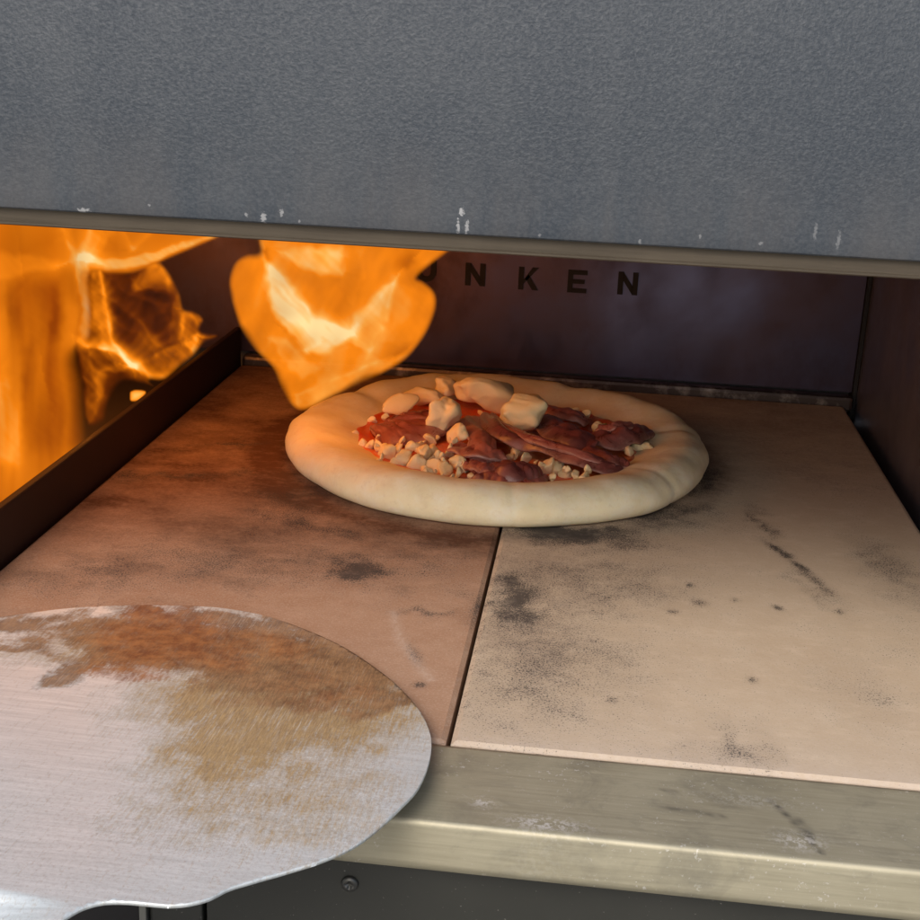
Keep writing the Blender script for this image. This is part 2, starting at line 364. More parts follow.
# apron below the ledge
AY = -.043
def ax(px, py): return at(px, py, y=AY).x
xs = ax(203, 905); xe = ax(146, 912)
box('apron_panel', xs+.0012, XR, AY, .0, -.2495, -.008, APRON, oven, .0012)
box('apron_panel', xe+.0012, xs-.0005, AY+.0005, .0, -.2495, -.008, APRON, oven, .0012)
box('panel_edge', xe-.0026, xe+.0004, AY-.0012, .0, -.2492, -.009, EDGE, oven, .0006)
box('apron_recess', XL, xe-.0032, AY+.02, .0, -.2495, -.008, BLACK, oven)
# pan-head screw
sp = at(350, 883, y=AY)
def screw(p):
    V, F = [], []; n = 28; rings = [(.0034,.0),(.0034,.0006),(.003,.0013),(.0022,.0017),(.0016,.0018),(.0013,.0009),(.0,.0008)]
    for r, h in rings:
        for k in range(n):
            rr = r*(1 if r > .0017 else (1+.25*cos(4*2*pi*k/n)))
            V.append((p.x+rr*cos(2*pi*k/n), p.y-h, p.z+rr*sin(2*pi*k/n)))
    for j in range(len(rings)-1):
        for k in range(n): F.append((j*n+k, j*n+(k+1)%n, (j+1)*n+(k+1)%n, (j+1)*n+k))
    o = mesh('screw', V, F, EDGE2, oven, True)
EDGE2 = M('dark_screw_steel', (.09,.09,.085), .4, .8).m
screw(sp)
# stamped letters on the back wall
def letter(ch, w_, h_, st):
    if ch == 'N': return [[(0,0),(st,0),(st,h_),(0,h_)], [(w_-st,0),(w_,0),(w_,h_),(w_-st,h_)], [(st*.92,h_),(st*.92,h_-st*1.55),(w_-st*.92,0),(w_-st*.92,st*1.55)]]
    if ch == 'K': return [[(0,0),(st,0),(st,h_),(0,h_)], [(st*.95,h_*.42),(w_-st*1.1,h_),(w_,h_),(st*.95,h_*.42-st*.0+-st*.75)], [(st*1.25,h_*.5),(st*1.9,h_*.68),(w_*1.03,0),(w_*1.03-st*1.15,0)]]
    if ch == 'E': return [[(0,0),(st,0),(st,h_),(0,h_)], [(st*.97,0),(w_,0),(w_,st*.85),(st*.97,st*.85)], [(st*.97,h_-st*.85),(w_,h_-st*.85),(w_,h_),(st*.97,h_)], [(st*.97,h_/2-st*.4),(w_*.88,h_/2-st*.4),(w_*.88,h_/2+st*.4),(st*.97,h_/2+st*.4)]]
    if ch == 'U':
        o_ = []; n = 12; cx = w_/2; ro, ri = w_/2, w_/2-st
        o_.append([(0,ro),(st,ro),(st,h_),(0,h_)]); o_.append([(w_-st,ro),(w_,ro),(w_,h_),(w_-st,h_)])
        for k in range(n):
            a0, a1 = pi+pi*k/n, pi+pi*(k+1)/n
            o_.append([(cx+ro*cos(a0),ro+ro*sin(a0)),(cx+ro*cos(a1),ro+ro*sin(a1)),(cx+ri*cos(a1),ro+ri*sin(a1)),(cx+ri*cos(a0),ro+ri*sin(a0))])
        return o_
YL = D+.0038
for ch, (xa, ya), (xb, yb) in (('U',(416,281),(437,252)),('N',(465,285),(486,262)),('K',(518,289),(539,264)),('E',(567,292),(588,268)),('N',(617,294),(639,271))):
    p0 = at(xa, ya, y=YL); p1 = at(xb, yb, y=YL); w_, h_ = p1.x-p0.x, .0185
    V, F = [], []
    for q in letter(ch, w_, h_, w_*.27):
        k = len(V); V += [(p0.x+x_, YL, p0.z+z_) for x_, z_ in q] + [(p0.x+x_, YL-.0012, p0.z+z_) for x_, z_ in q]
        n = len(q); F += [tuple(range(k+n, k+2*n))] + [(k+i, k+(i+1)%n, k+n+(i+1)%n, k+n+i) for i in range(n)]
    o = mesh('stamped_letter', V, F, LETTER, oven)

# ------------------------------------------------------------------ baking stones
def P2(px, py): p = at(px, py, z=0); return (p.x, p.y)
def stone(x0, x1, mat, label, soot, scorch_dark, pale):
    c0 = empty('baking_stone', label, 'baking stone', ((x0+x1)/2, .3, -.02), 'baking stones of the oven floor')
    nx, ny = 110, 260; e_ = .0015
    V, F = grid(nx, ny, lambda u,v: (x0+u*(x1-x0), .0005+v*(D-.013), 0))
    n0 = len(V); sa, ca, pa = [], [], []
    for i, (x,y,z) in enumerate(V):
        wx_ = x+.011*fbm(x*55, y*55, 2.)+.004*nz(x*260,y*260,5.); wy_ = y+.014*fbm(x*55+7, y*40, 3.)+.005*nz(x*260,y*200,9.)
        ed = min(x-x0, x1-x, y-.0005, D-.0125-y)
        V[i] = (x, y, -.0012*(1-min(1, ed/e_))**2)
        q = sum(k*exp(-(((xx-cx)*cos(an)+(yy-cy)*sin(an))/a_)**2-((-(xx-cx)*sin(an)+(yy-cy)*cos(an))/b_)**2) for (cx,cy),a_,b_,an,k in soot for xx,yy in (((x,y) if a_ < .005 else (wx_,wy_)),) if abs(x-cx) < .12)
        sa.append(min(1.2, max(-.3, q)))
        ca.append(max(0, min(1, scorch_dark(x, y)))); pa.append(max(0, min(1, pale(x, y))))
    b0 = len(V)
    for (x,y) in [(x0,.0005),(x1,.0005),(x1,D-.0125),(x0,D-.0125)]: V.append((x,y,-.02))
    top = [[i for i in range(nx)], [j*nx+nx-1 for j in range(ny)], [(ny-1)*nx+i for i in range(nx-1,-1,-1)], [j*nx for j in range(ny-1,-1,-1)]]
    for k in range(4): F.append(tuple(top[k][::-1] + [b0+k, b0+(k+1)%4]))
    for l in (sa, ca, pa): l += [0]*4
    o = mesh('stone_slab', V, F, mat, c0, attrs={'soot': sa, 'scorch_dark': ca, 'pale': pa}); 
    return c0
PZ = (-.0145, .392)
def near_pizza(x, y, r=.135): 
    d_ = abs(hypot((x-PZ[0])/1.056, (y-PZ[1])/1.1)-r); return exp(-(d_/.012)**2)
g = lambda px,py,a_,b_,an,k: (P2(px,py), a_, b_, R_(an), k)
sootR = [g(560,620,.05,.12,0,.15), g(500,690,.03,.08,0,.19), g(600,560,.06,.05,0,.16), g(700,640,.10,.14,0,.05), g(870,480,.05,.08,0,.1), g(516,600,.010,.020,0,.62), g(512,590,.035,.05,0,.30), g(560,536,.05,.012,0,.55), g(660,520,.05,.03,25,.42), g(705,480,.014,.035,-10,.9), g(560,531,.03,.006,3,.5), g(640,512,.03,.008,20,.7), g(775,548,.003,.012,25,.8), g(800,566,.002,.009,30,.8), g(690,585,.0018,.003,0,.7), g(840,612,.002,.004,0,.6), g(612,700,.002,.003,0,.5), g(735,600,.002,.003,0,.5),
  g(762,522,.006,.03,12,.55), g(815,590,.006,.03,18,.35), g(815,580,.004,.018,20,.55), g(895,572,.018,.06,8,.45), g(778,608,.0022,.0035,30,1.), g(752,680,.0022,.0035,0,.8), g(788,556,.004,.004,30,.7),
  g(742,745,.010,.02,15,.42), g(700,603,.004,.004,0,.6), g(672,612,.003,.003,0,.7), g(865,695,.02,.03,0,.22), g(560,680,.04,.05,0,.16), g(645,585,.03,.03,0,.2), g(735,430,.05,.05,0,.15),
  g(600,660,.025,.02,0,.12), g(690,755,.02,.01,0,.2), g(900,650,.03,.03,0,.15), g(810,480,.03,.05,0,.12)]
sootL = [g(200,420,.08,.10,0,.16), g(300,560,.08,.06,0,.22), g(355,570,.016,.014,10,.62), g(430,614,.02,.007,0,.5), g(415,655,.003,.012,20,.6), g(290,500,.03,.05,0,.5), g(180,475,.05,.008,15,.55), g(100,480,.03,.008,0,.45),
  g(230,445,.035,.008,20,.5), g(60,580,.05,.03,0,.35), g(200,560,.06,.03,0,.3), g(440,560,.03,.05,0,.25), g(420,685,.003,.003,0,.9), g(478,610,.004,.02,0,.5), g(330,530,.03,.012,-15,.4)]
l1 = [P2(393,612), P2(400,640), P2(418,665), P2(430,680)]
def scR(x, y): return .45*near_pizza(x,y,.14) + .42*smooth01(.22,.55,y) + .30*exp(-((x-.03)/.05)**2-((y-.15)/.12)**2) + .15*fbm(x*14,y*14)  # darker towards the back as well as around the pizza
def scL(x, y): return .45*near_pizza(x,y,.148) + .50*smooth01(.06,.30,y) + .30*fbm(x*18+3,y*26) + .15*smooth01(-.05,-.2,x)  # burnt tone plus darkening towards the back that stands in for fading daylight
def paR(x, y): return .28*smooth01(.014,.0,y) + .15*smooth01(.05,.0,y)
def paL(x, y): return .2*smooth01(.012,.0,y) + .35*exp(-(min(seg_d((x,y),l1[i],l1[i+1]) for i in range(3))/.0022)**2)
stone(.0010, HW, STONE_R, 'pale beige baking stone with black soot specks, right of the seam under the pizza', sootR, scR, paR)
stone(-HW, -.0010, STONE_L, 'scorched baking stone, tinted red for firelight, beside the burning fire, partly under the metal peel', sootL, scL, paL)

# ------------------------------------------------------------------ pizza
pz = empty('pizza', 'raw topped pizza with thick pale crust, cured meat and cheese on the baking stones', 'pizza', (PZ[0],PZ[1],0))
pp = [(0,.0085),(.03,.0085),(.06,.009),(.082,.0100),(.087,.0122),(.095,.0154),(.104,.0192),(.113,.0218),(.121,.0224),(.128,.0203),(.1335,.0150),(.1355,.0090),(.1335,.0035),(.128,.0006),(.115,.0002)]
prof = spline([(r,z,0) for r,z in pp], 64); nth = 320
V, F, oil = [], [], []
th0 = [(-.60,.022,.0009),(-.3,.05,.0005),(-1.42,.02,.0008),(.2,.05,.0016),(2.6,.06,.0015),(1.2,.08,.002)]
for k in range(nth):
    th = 2*pi*k/nth; c_, s_ = cos(th), sin(th)
    rs = 1 + .026*nz(c_*1.4, s_*1.4, 2.) + .008*nz(c_*5, s_*5, 5.)
    hs = 1 + .16*nz(c_*1.6, s_*1.6, 8.) + .08*nz(c_*4.5, s_*4.5, 1.)
    wd = .0035*nz(c_*2.2, s_*2.2, 14.)
    for p in prof:
        r, z = p.x, p.y; rim = smooth01(.088,.112,r)
        cr = sum(dp*exp(-((((th-t0+pi)%(2*pi))-pi)/wd_)**2) for t0, wd_, dp in th0)
        rr = r*rs + wd*exp(-((r-.1)/.012)**2) - rim*cr*.8
        zz = z*(1+(hs-1)*rim) - rim*cr*.9*smooth01(.0,.012,z)
        x, y = PZ[0]+rr*c_*1.056, PZ[1]+rr*s_*1.10
        b_ = fbm(x*38, y*38, z*38)*.0010*smooth01(.0,.006,z)
        V.append((x+b_*c_*rim, y+b_*s_*rim, max(.0003, zz+b_*.8)))
        oil.append(max(0, min(1, .8*exp(-((r-.092)/.009)**2)*(.35+.9*nz(c_*4, s_*4, 9.)))))
m_ = len(prof)
F = [(k*m_+j, ((k+1)%nth)*m_+j, ((k+1)%nth)*m_+j+1, k*m_+j+1) for k in range(nth) for j in range(m_-1)]
mesh('dough_crust', V, [f[::-1] for f in F][::1], DOUGH, pz, True, attrs={'oil': oil})
V, F = [], []; nr, nth = 40, 160
for k in range(nth):
    th = 2*pi*k/nth; c_, s_ = cos(th), sin(th); rm = .0925*(1+.05*nz(c_*2,s_*2,3.)+.05*nz(c_*6,s_*6,7.))
    for j in range(nr):
        u = j/(nr-1); r = .001+u*rm; x, y = PZ[0]+r*c_*1.08, PZ[1]+r*s_*1.12
        z = .0122 + .0012*fbm(x*90,y*90) + .0035*smooth01(.85,.99,u)*.8 - .006*smooth01(.93,1,u)
        V.append((x,y,z))
F = [(k*nr+j, k*nr+j+1, ((k+1)%nth)*nr+j+1, ((k+1)%nth)*nr+j) for k in range(nth) for j in range(nr-1)]
mesh('tomato_sauce', V, F, SAUCE, pz, True)

ZT = .0135
def torn(seed, npts, smooth_):
    # a torn lump: the hull of a few random points, its edges softened
    rg = random.Random(seed); bm = bmesh.new()
    for _ in range(npts):
        v = Vector((rg.gauss(0,1), rg.gauss(0,1), rg.gauss(0,1))).normalized()*rg.uniform(.8,1.15); bm.verts.new(v)
    g_ = bmesh.ops.convex_hull(bm, input=bm.verts[:])
    bmesh.ops.delete(bm, geom=[v for v in bm.verts if not v.link_faces], context='VERTS')
    for _ in range(3): bmesh.ops.subdivide_edges(bm, edges=bm.edges[:], cuts=1, use_grid_fill=True); bmesh.ops.triangulate(bm, faces=[f for f in bm.faces if len(f.verts) > 4]); bmesh.ops.smooth_vert(bm, verts=bm.verts[:], factor=.35, use_axis_x=True, use_axis_y=True, use_axis_z=True)
    for _ in range(smooth_): bmesh.ops.smooth_vert(bm, verts=bm.verts[:], factor=.4, use_axis_x=True, use_axis_y=True, use_axis_z=True)
    bmesh.ops.recalc_face_normals(bm, faces=bm.faces); bm.verts.index_update()
    return bm
def blob(name, px, py, wpx, hpx, rise, seed, mat=CHEESE, rot=0, lump=.35, z=ZT):
    p = at(px, py, z=z+rise*.4); sc = (p-CAM).length/FPX
    sx = wpx*sc/2*1.45; sz = rise/2*1.5; sy = max(sx*.7, hpx*sc/2*1.3)
    bm = torn(int(seed*10), 13, 3)
    for v in bm.verts:
        n_ = v.co; d_ = 1 + .30*nz(n_.x*1.7+seed, n_.y*1.7, n_.z*1.7) + .08*nz(n_.x*4.5, n_.y*4.5+seed, n_.z*4.5) + .03*nz(n_.x*10, n_.y*10, n_.z*10+seed)
        q = Vector((n_.x*sx*d_, n_.y*sy*d_, n_.z*sz*d_)); q.rotate(Matrix.Rotation(rot,3,'Z'))
        v.co = q + Vector((p.x, p.y, z+sz*.75))
    V = [v.co[:] for v in bm.verts]; F = [tuple(v.index for v in f.verts) for f in bm.faces]; bm.free()
    return mesh(name, V, F, mat, pz, True)
for i, (px,py,wp,hp,ri,ro) in enumerate([(401,406,30,26,.016,.2),(426,397,32,20,.014,0),(447,392,30,20,.014,.4),(490,394,60,46,.030,.35),(522,417,50,40,.023,-.3),(446,420,32,44,.022,0),(456,438,24,28,.012,-.5)]):
    blob('cheese_chunk', px, py, wp, hp, ri, i*3.7+1, rot=ro, lump=.5)
# crumbled cheese: separate small lumps
crumb0 = []
def crumb(px, py, s, z=ZT):
    while len(crumb0) < 6:
        bm = torn(90+len(crumb0), 11, 2)
        for v in bm.verts: v.co *= 1.45 + .25*nz(v.co.x*2, v.co.y*2, v.co.z*2+3) + .08*nz(v.co.x*5, v.co.y*5, v.co.z*5)
        me = bpy.data.meshes.new('cheese_crumb'); bm.to_mesh(me); bm.free(); me.materials.append(CHEESE)
        me.polygons.foreach_set('use_smooth', [True]*len(me.polygons)); crumb0.append(me)
    p = at(px, py, z=z); r = 1.55*s*(p-CAM).length/FPX/2
    o = bpy.data.objects.new('cheese_crumb', random.choice(crumb0)); link(o, pz); o.matrix_parent_inverse = pz.matrix_world.inverted()
    o.location = p; o.scale = (r*random.uniform(.8,1.25), r*random.uniform(.8,1.25), r*random.uniform(.7,1.05))
    o.rotation_euler = tuple(random.uniform(0,6.3) for _ in range(3))
for px,py,s in [(362,443,7),(370,446,8),(379,447,9),(356,433,5),(389,452,12),(398,449,9),(405,458,14),(396,462,10),(413,449,10),(421,443,8),(430,441,9),(415,464,13),(424,455,13),(433,450,11),(440,458,12),(449,452,9),(434,466,13),(445,470,12),(425,470,9),(456,462,11),(458,473,9),(466,466,8),(428,474,8),(450,478,7),(440,479,6),(472,478,8),(419,437,7),(380,438,6),(402,441,6),
                (517,454,12),(525,457,9),(510,457,7),(547,466,11),(556,470,12),(566,473,11),(575,475,10),(584,478,8),(561,464,7),(552,477,7),(538,448,6),(554,441,5),(597,429,9),(604,427,6),(638,449,11),(648,450,9),(630,452,7),(622,448,5),(640,468,5),(575,413,8),(586,414,7),(372,420,5),(385,418,5)]:
    crumb(px, py, s, ZT+random.uniform(0,.004))
for k in range(40):
    cx_, cy_, wx_, wy_ = random.choice([(420,456,45,20),(420,456,45,20),(440,465,30,14),(560,471,28,9),(520,440,90,36)])
    crumb(cx_+random.uniform(-1,1)*wx_, cy_+random.uniform(-1,1)*wy_, random.uniform(3,5.5), ZT+random.uniform(.001,.006))
# cured meat slices: folded ribbons
def ribbon(pts, width, mat, seed, wave=.004, curl=.0, label=None, n=44, k=20, tilt=0.):
    P = [at(px, py, z=ZT+h) for px, py, h in pts]; sp_ = spline(P, n); V = []; E_ = []
    for i, p in enumerate(sp_):
        t_ = (sp_[min(i+1,n-1)]-sp_[max(i-1,0)]).normalized(); sd_ = t_.cross(Vector((0,0,1))).normalized(); upv = sd_.cross(t_)
        e_ = min(1, min(i, n-1-i)/4+.45)
        for j in range(k):
            v = j/(k-1)*2-1; wv = width/2*e_*(1+.25*nz(i*.15+seed, seed*2., v))
            an = curl*v + tilt
            off = sd_*(v*wv*cos(curl*v*.7)) + upv*(-(abs(v)**2.2)*wv*sin(curl)*.8 + v*wv*sin(tilt) + wave*.75*nz(i*.17+seed, v*1.8, seed) + .0006*nz(i*.55, v*5, seed*3))
            q = p + off; q.z = max(q.z, .0128); V.append(q); E_.append(min(1, abs(v)**5*.8 + (.5 if i in (0,n-1) else 0)))
    F = [(i*k+j, i*k+j+1, (i+1)*k+j+1, (i+1)*k+j) for i in range(n-1) for j in range(k-1)]
    o = mesh('meat_slice', V, F, mat, pz, True, label=label, attrs={'fat': E_})
    s_ = o.modifiers.new('solid','SOLIDIFY'); s_.thickness = .0022; s_.offset = 0; b_ = o.modifiers.new('round','SUBSURF'); b_.levels = b_.render_levels = 1
    return o
ribbon([(374,434,.002),(390,429,.005),(410,424,.007),(432,420,.004)], .050, MEAT2, 1.3, .003, .25)
ribbon([(390,419,.004),(408,416,.008),(430,412,.006)], .022, MEAT, 2.1, .003, .3)
ribbon([(468,416,.006),(478,430,.009),(484,446,.010),(490,462,.004)], .020, MEAT2, 3.4, .003, .5)
ribbon([(462,446,.004),(478,450,.008),(500,452,.006)], .026, MEAT2, 4.2, .003, .2, 'rosy flat slice')
ribbon([(488,412,.008),(505,430,.012),(535,440,.011),(570,450,.011),(600,461,.009),(622,468,.004)], .020, MEAT3, 5.5, .0035, .7)
ribbon([(500,424,.010),(530,436,.014),(560,446,.013),(590,456,.011),(615,466,.006)], .009, MEAT2, 6.2, .002, .6)
ribbon([(500,462,.004),(512,466,.010),(524,464,.010),(534,470,.004)], .030, MEAT3, 7.1, .005, .9)
ribbon([(475,472,.003),(490,474,.005),(510,480,.004)], .022, MEAT, 8.8, .003, .4)
ribbon([(470,462,.004),(485,466,.007),(500,474,.003)], .016, MEAT2, 9.9, .003, .4)
ribbon([(545,415,.006),(560,425,.010),(580,434,.010),(598,444,.006)], .030, MEAT3, 10.3, .004, .5)
ribbon([(530,404,.003),(548,408,.006),(570,412,.007),(590,420,.003)], .020, MEAT2, 11.2, .003, .4)
ribbon([(595,436,.006),(612,432,.012),(630,428,.012),(643,428,.006)], .026, MEAT3, 12.6, .005, .8)
ribbon([(598,428,.010),(615,425,.014),(632,424,.012)], .012, MEAT2, 13.4, .003, .4)
ribbon([(540,474,.002),(530,480,.004),(515,482,.003)], .014, MEAT2, 14.4, .003, .4)
ribbon([(590,448,.006),(610,456,.008),(628,462,.005)], .016, MEAT, 15.4, .003, .6)

# ------------------------------------------------------------------ peel
pe = empty('pizza_peel', 'round scratched aluminium pizza peel with brown burnt stains, over the front ledge', 'pizza peel', (-.12,-.04,.005))
SL = .055
def pz_(y): return .0035 + SL*(.075-y)
def on_blade(px, py):
    z = .008
    for _ in range(12): p = at(px, py, z=z); z = pz_(p.y)
    return Vector((p.x, p.y, z))
vis = [(0,617),(60,609),(110,606),(160,606),(215,608),(262,615),(300,627),(340,645),(375,667),(402,690),(422,715),(431,738),(429,762),(418,788),(400,808),(378,828),(352,846),(320,860),(285,871),(250,881),(228,888),(210,897),(190,902.5),(170,904.5),(150,903.5),(125,902),(104,903),(85,908),(66,917),(50,927)]
vis = [on_blade(*p) for p in vis]
c0 = Vector((-.125,-.03,0))
# unseen left side, round back to the far edge
neck_l = [Vector((-.205,-.185,0)), Vector((-.205,-.150,0)), Vector((-.215,-.125,0)), Vector((-.237,-.09,0)), Vector((-.249,-.045,0)), Vector((-.249,0,0)), Vector((-.24,.03,0)), Vector((-.2365,.045,0))]
poly = spline([(p.x,p.y,0) for p in vis], 220)
p_end = vis[-1]
tail = spline([(p_end.x,p_end.y,0), (p_end.x-.012,-.175,0), (p_end.x-.016,-.195,0)], 8)[1:] + spline([(-.212,-.195,0),(-.212,-.165,0),(-.218,-.135,0),(-.238,-.095,0),(-.2495,-.045,0),(-.249,.0,0),(-.241,.03,0)], 40)
out = [Vector((p.x,p.y)) for p in poly] + [Vector((p.x,p.y)) for p in tail]
# triangulated sheet: fine rows clipped to the outline
def inside(p):
    r = False; n = len(out); j = n-1
    for i in range(n):
        a_, b_ = out[i], out[j]
        if (a_.y > p[1]) != (b_.y > p[1]) and p[0] < (b_.x-a_.x)*(p[1]-a_.y)/(b_.y-a_.y)+a_.x: r = not r
        j = i
    return r
bm = bmesh.new(); ring = [bm.verts.new((p.x,p.y,0)) for p in out]
f0 = bm.faces.new(ring); bmesh.ops.triangulate(bm, faces=[f0])
x0, x1 = min(p.x for p in out), max(p.x for p in out); y0, y1 = min(p.y for p in out), max(p.y for p in out)
st_ = .0022
for i in range(1, int((x1-x0)/st_)+1):
    geom = bm.verts[:]+bm.edges[:]+bm.faces[:]; bmesh.ops.bisect_plane(bm, geom=geom, plane_co=(x0+i*st_,0,0), plane_no=(1,0,0))
for i in range(1, int((y1-y0)/st_)+1):
    geom = bm.verts[:]+bm.edges[:]+bm.faces[:]; bmesh.ops.bisect_plane(bm, geom=geom, plane_co=(0,y0+i*st_,0), plane_no=(0,1,0))
def B2(px, py): p = on_blade(px, py); return (p.x, p.y)
def gs(v, px, py, a_, b_, an=0):
    c_ = B2(px,py); dx, dy = v[0]-c_[0], v[1]-c_[1]; dx, dy = dx*cos(an)+dy*sin(an), -dx*sin(an)+dy*cos(an)
    return exp(-(dx/a_)**4-(dy/b_)**4)
KB = [(200,618,.05,.012,0,.66),(285,630,.03,.014,-.3,.66),(345,656,.02,.014,-.6,.62),(395,698,.010,.016,-.8,.56),(200,645,.06,.034,0,.72),(270,655,.055,.045,-.5,.72),(330,675,.035,.04,-.7,.62),(130,632,.045,.024,0,.56),(40,622,.035,.012,0,.5),(65,675,.010,.016,0,.60),(110,655,.014,.008,0,.5),(25,648,.022,.007,0,.55),(60,640,.03,.016,0,.40),(10,625,.025,.007,0,.6),(380,700,.012,.03,-.6,.5),(100,662,.012,.010,0,.5)]
KO = [(290,690,.052,.06,-.4,.62),(250,735,.030,.045,-.2,.56),(330,710,.04,.04,-.4,.55),(225,750,.014,.045,0,.50),(370,690,.04,.04,-.6,.5),(270,790,.045,.04,0,.33),(180,650,.07,.03,0,.5)]
KR = [(165,640,.034,.034,.5,.72),(130,668,.020,.014,0,.6),(220,655,.020,.020,0,.55),(155,615,.018,.014,0,.66),(260,645,.03,.02,0,.45),(320,690,.03,.02,-.6,.3)]
bv, ov, rv, gv = [], [], [], []
bm.verts.index_update()
cB = [B2(k[0],k[1]) for k in KB]; cO = [B2(k[0],k[1]) for k in KO]; cR = [B2(k[0],k[1]) for k in KR]
def fld(v, K, cs):
    q = 0
    for (px,py,a_,b_,an,k), c_ in zip(K, cs):
        dx, dy = v.x-c_[0], v.y-c_[1]; dx, dy = dx*cos(an)+dy*sin(an), -dx*sin(an)+dy*cos(an)
        q = max(q, k*exp(-(dx/a_)**4-(dy/b_)**4))
    return q
cg = B2(300,780); cg2 = B2(60,800)
fold = on_blade(50,897).y
for v in bm.verts:
    wv = Vector((v.co.x+.006*nz(v.co.x*60,v.co.y*60), v.co.y+.006*nz(v.co.x*60+9,v.co.y*60)))
    nn = .28*fbm(v.co.x*90, v.co.y*90)
    bv.append(max(0, fld(wv,KB,cB)+nn*.8) if fld(wv,KB,cB) > .03 else 0); ov.append(max(0, fld(wv,KO,cO)+nn*.5) if fld(wv,KO,cO) > .03 else 0); rv.append(max(0, fld(wv,KR,cR)+nn*.6) if fld(wv,KR,cR) > .03 else 0)
    gv.append(min(1, .95*exp(-((v.co.x-cg[0])/.05)**2-((v.co.y-cg[1])/.045)**2) + .5*smooth01(-.03,-.1,v.co.y) + .08))
    # slight warp, bent neck past the fold, turned-down hammered edge at the front
    z = pz_(v.co.y) + .0012*nz(v.co.x*14, v.co.y*14, 4.)
    fy = fold + .10*(v.co.x-B2(50,897)[0])*-1
    if v.co.y < fy: z -= .45*(fy-v.co.y)*smooth01(0,.006,fy-v.co.y)*smooth01(-.09,-.13,v.co.x)
    v.co.z = z
bmesh.ops.recalc_face_normals(bm, faces=bm.faces)
me = bpy.data.meshes.new('blade'); bm.to_mesh(me); bm.free(); me.materials.append(PEEL)
me.polygons.foreach_set('use_smooth', [True]*len(me.polygons))
for k_, vals in (('brown',bv),('ochre',ov),('rust',rv),('grain',gv)):
    a_ = me.attributes.new(k_,'FLOAT','POINT'); a_.data.foreach_set('value', vals)
bl = bpy.data.objects.new('blade', me); link(bl, pe); bl.matrix_parent_inverse = pe.matrix_world.inverted()
s_ = bl.modifiers.new('solid','SOLIDIFY'); s_.thickness = .0014; s_.offset = -1
# handle beyond the picture
def tube(name, pts, r, mat, parent, n=20):
    V, F = [], []
    for i, p in enumerate(pts):
        p = Vector(p); t_ = (Vector(pts[min(i+1,len(pts)-1)])-Vector(pts[max(i-1,0)])).normalized()
        s1 = t_.cross(Vector((0,0,1))).normalized(); s2 = s1.cross(t_)
        for k in range(n): V.append(p + (s1*cos(2*pi*k/n)+s2*sin(2*pi*k/n))*r[i])
    for i in range(len(pts)-1):
        for k in range(n): F.append((i*n+k, i*n+(k+1)%n, (i+1)*n+(k+1)%n, (i+1)*n+k))
    F += [tuple(range(n)), tuple(range((len(pts)-1)*n, len(pts)*n))[::-1]]
    return mesh(name, V, F, mat, parent, True)
tube('handle', [(-.190,-.185,-.014),(-.192,-.20,-.018),(-.215,-.34,-.05),(-.245,-.52,-.09)], [.009,.013,.014,.012], WOOD, pe)

# ------------------------------------------------------------------ flames
def pip(p, poly_):
    r = False; j = len(poly_)-1
    for i in range(len(poly_)):
        a_, b_ = poly_[i], poly_[j]
        if (a_[1] > p[1]) != (b_[1] > p[1]) and p[0] < (b_[0]-a_[0])*(p[1]-a_[1])/(b_[1]-a_[1])+a_[0]: r = not r
        j = i
    return r
def pd(p, pl, closed=False):
    n = len(pl); return min(seg_d(p, pl[i], pl[(i+1)%n]) for i in range(n if closed else n-1))
def fold(h, p, S_, kk=1.):
    # a folded sheet glows along the fold: crisp on one side, a soft veil on the other
    for pl, w_, k in S_:
        best, sg = 1e9, 1
        for i in range(len(pl)-1):
            d_ = seg_d(p, pl[i], pl[i+1])
            if d_ < best:
                best = d_; sg = (pl[i+1][0]-pl[i][0])*(p[1]-pl[i][1])-(pl[i+1][1]-pl[i][1])*(p[0]-pl[i][0])
        ww = w_*(.75 if sg > 0 else 2.1)
        if best < ww*4: h += kk*k*exp(-(best/ww)**1.5)
    return h
def spl2(pl, n): return [(q.x,q.y) for q in spline([(x_,y_,0) for x_,y_ in pl], n)]
def sheet(name, parent, to_px, bounds, step, outline, heat, dens, place, both):
    """closed, bulging body of gas: a front and a back sheet that meet along the outline"""
    X0, Y0, X1, Y1 = bounds; nx = int((X1-X0)/step)+1; ny = int((Y1-Y0)/step)+1
    idx = {}; V, H, A = [], [], []; info = []
    for j in range(ny):
        for i in range(nx):
            p = (X0+i*step, Y0+j*step); d_ = pd(p, outline, True); ins = pip(p, outline); sd_ = d_ if ins else -d_
            if sd_ > -step*1.5: idx[(i,j)] = len(V); V.append(p); info.append(sd_)
    F = [(idx[(i,j)],idx[(i+1,j)],idx[(i+1,j+1)],idx[(i,j+1)]) for j in range(ny-1) for i in range(nx-1) if all(q in idx for q in ((i,j),(i+1,j),(i+1,j+1),(i,j+1)))]
    W_ = []
    for s_ in ((1,-1) if both else (1,)):
        for p, sd_ in zip(V, info):
            W_.append(place(p, max(0,sd_), s_)); H.append(max(0, min(1, heat(p, sd_, s_)))); A.append(max(0, min(1, dens(p, sd_, s_))))
    if both: n = len(V); F = F + [tuple(q+n for q in f[::-1]) for f in F]
    return mesh(name, W_, F, FLAME, parent, True, attrs={'gas_glow': H, 'gas_opacity': A})

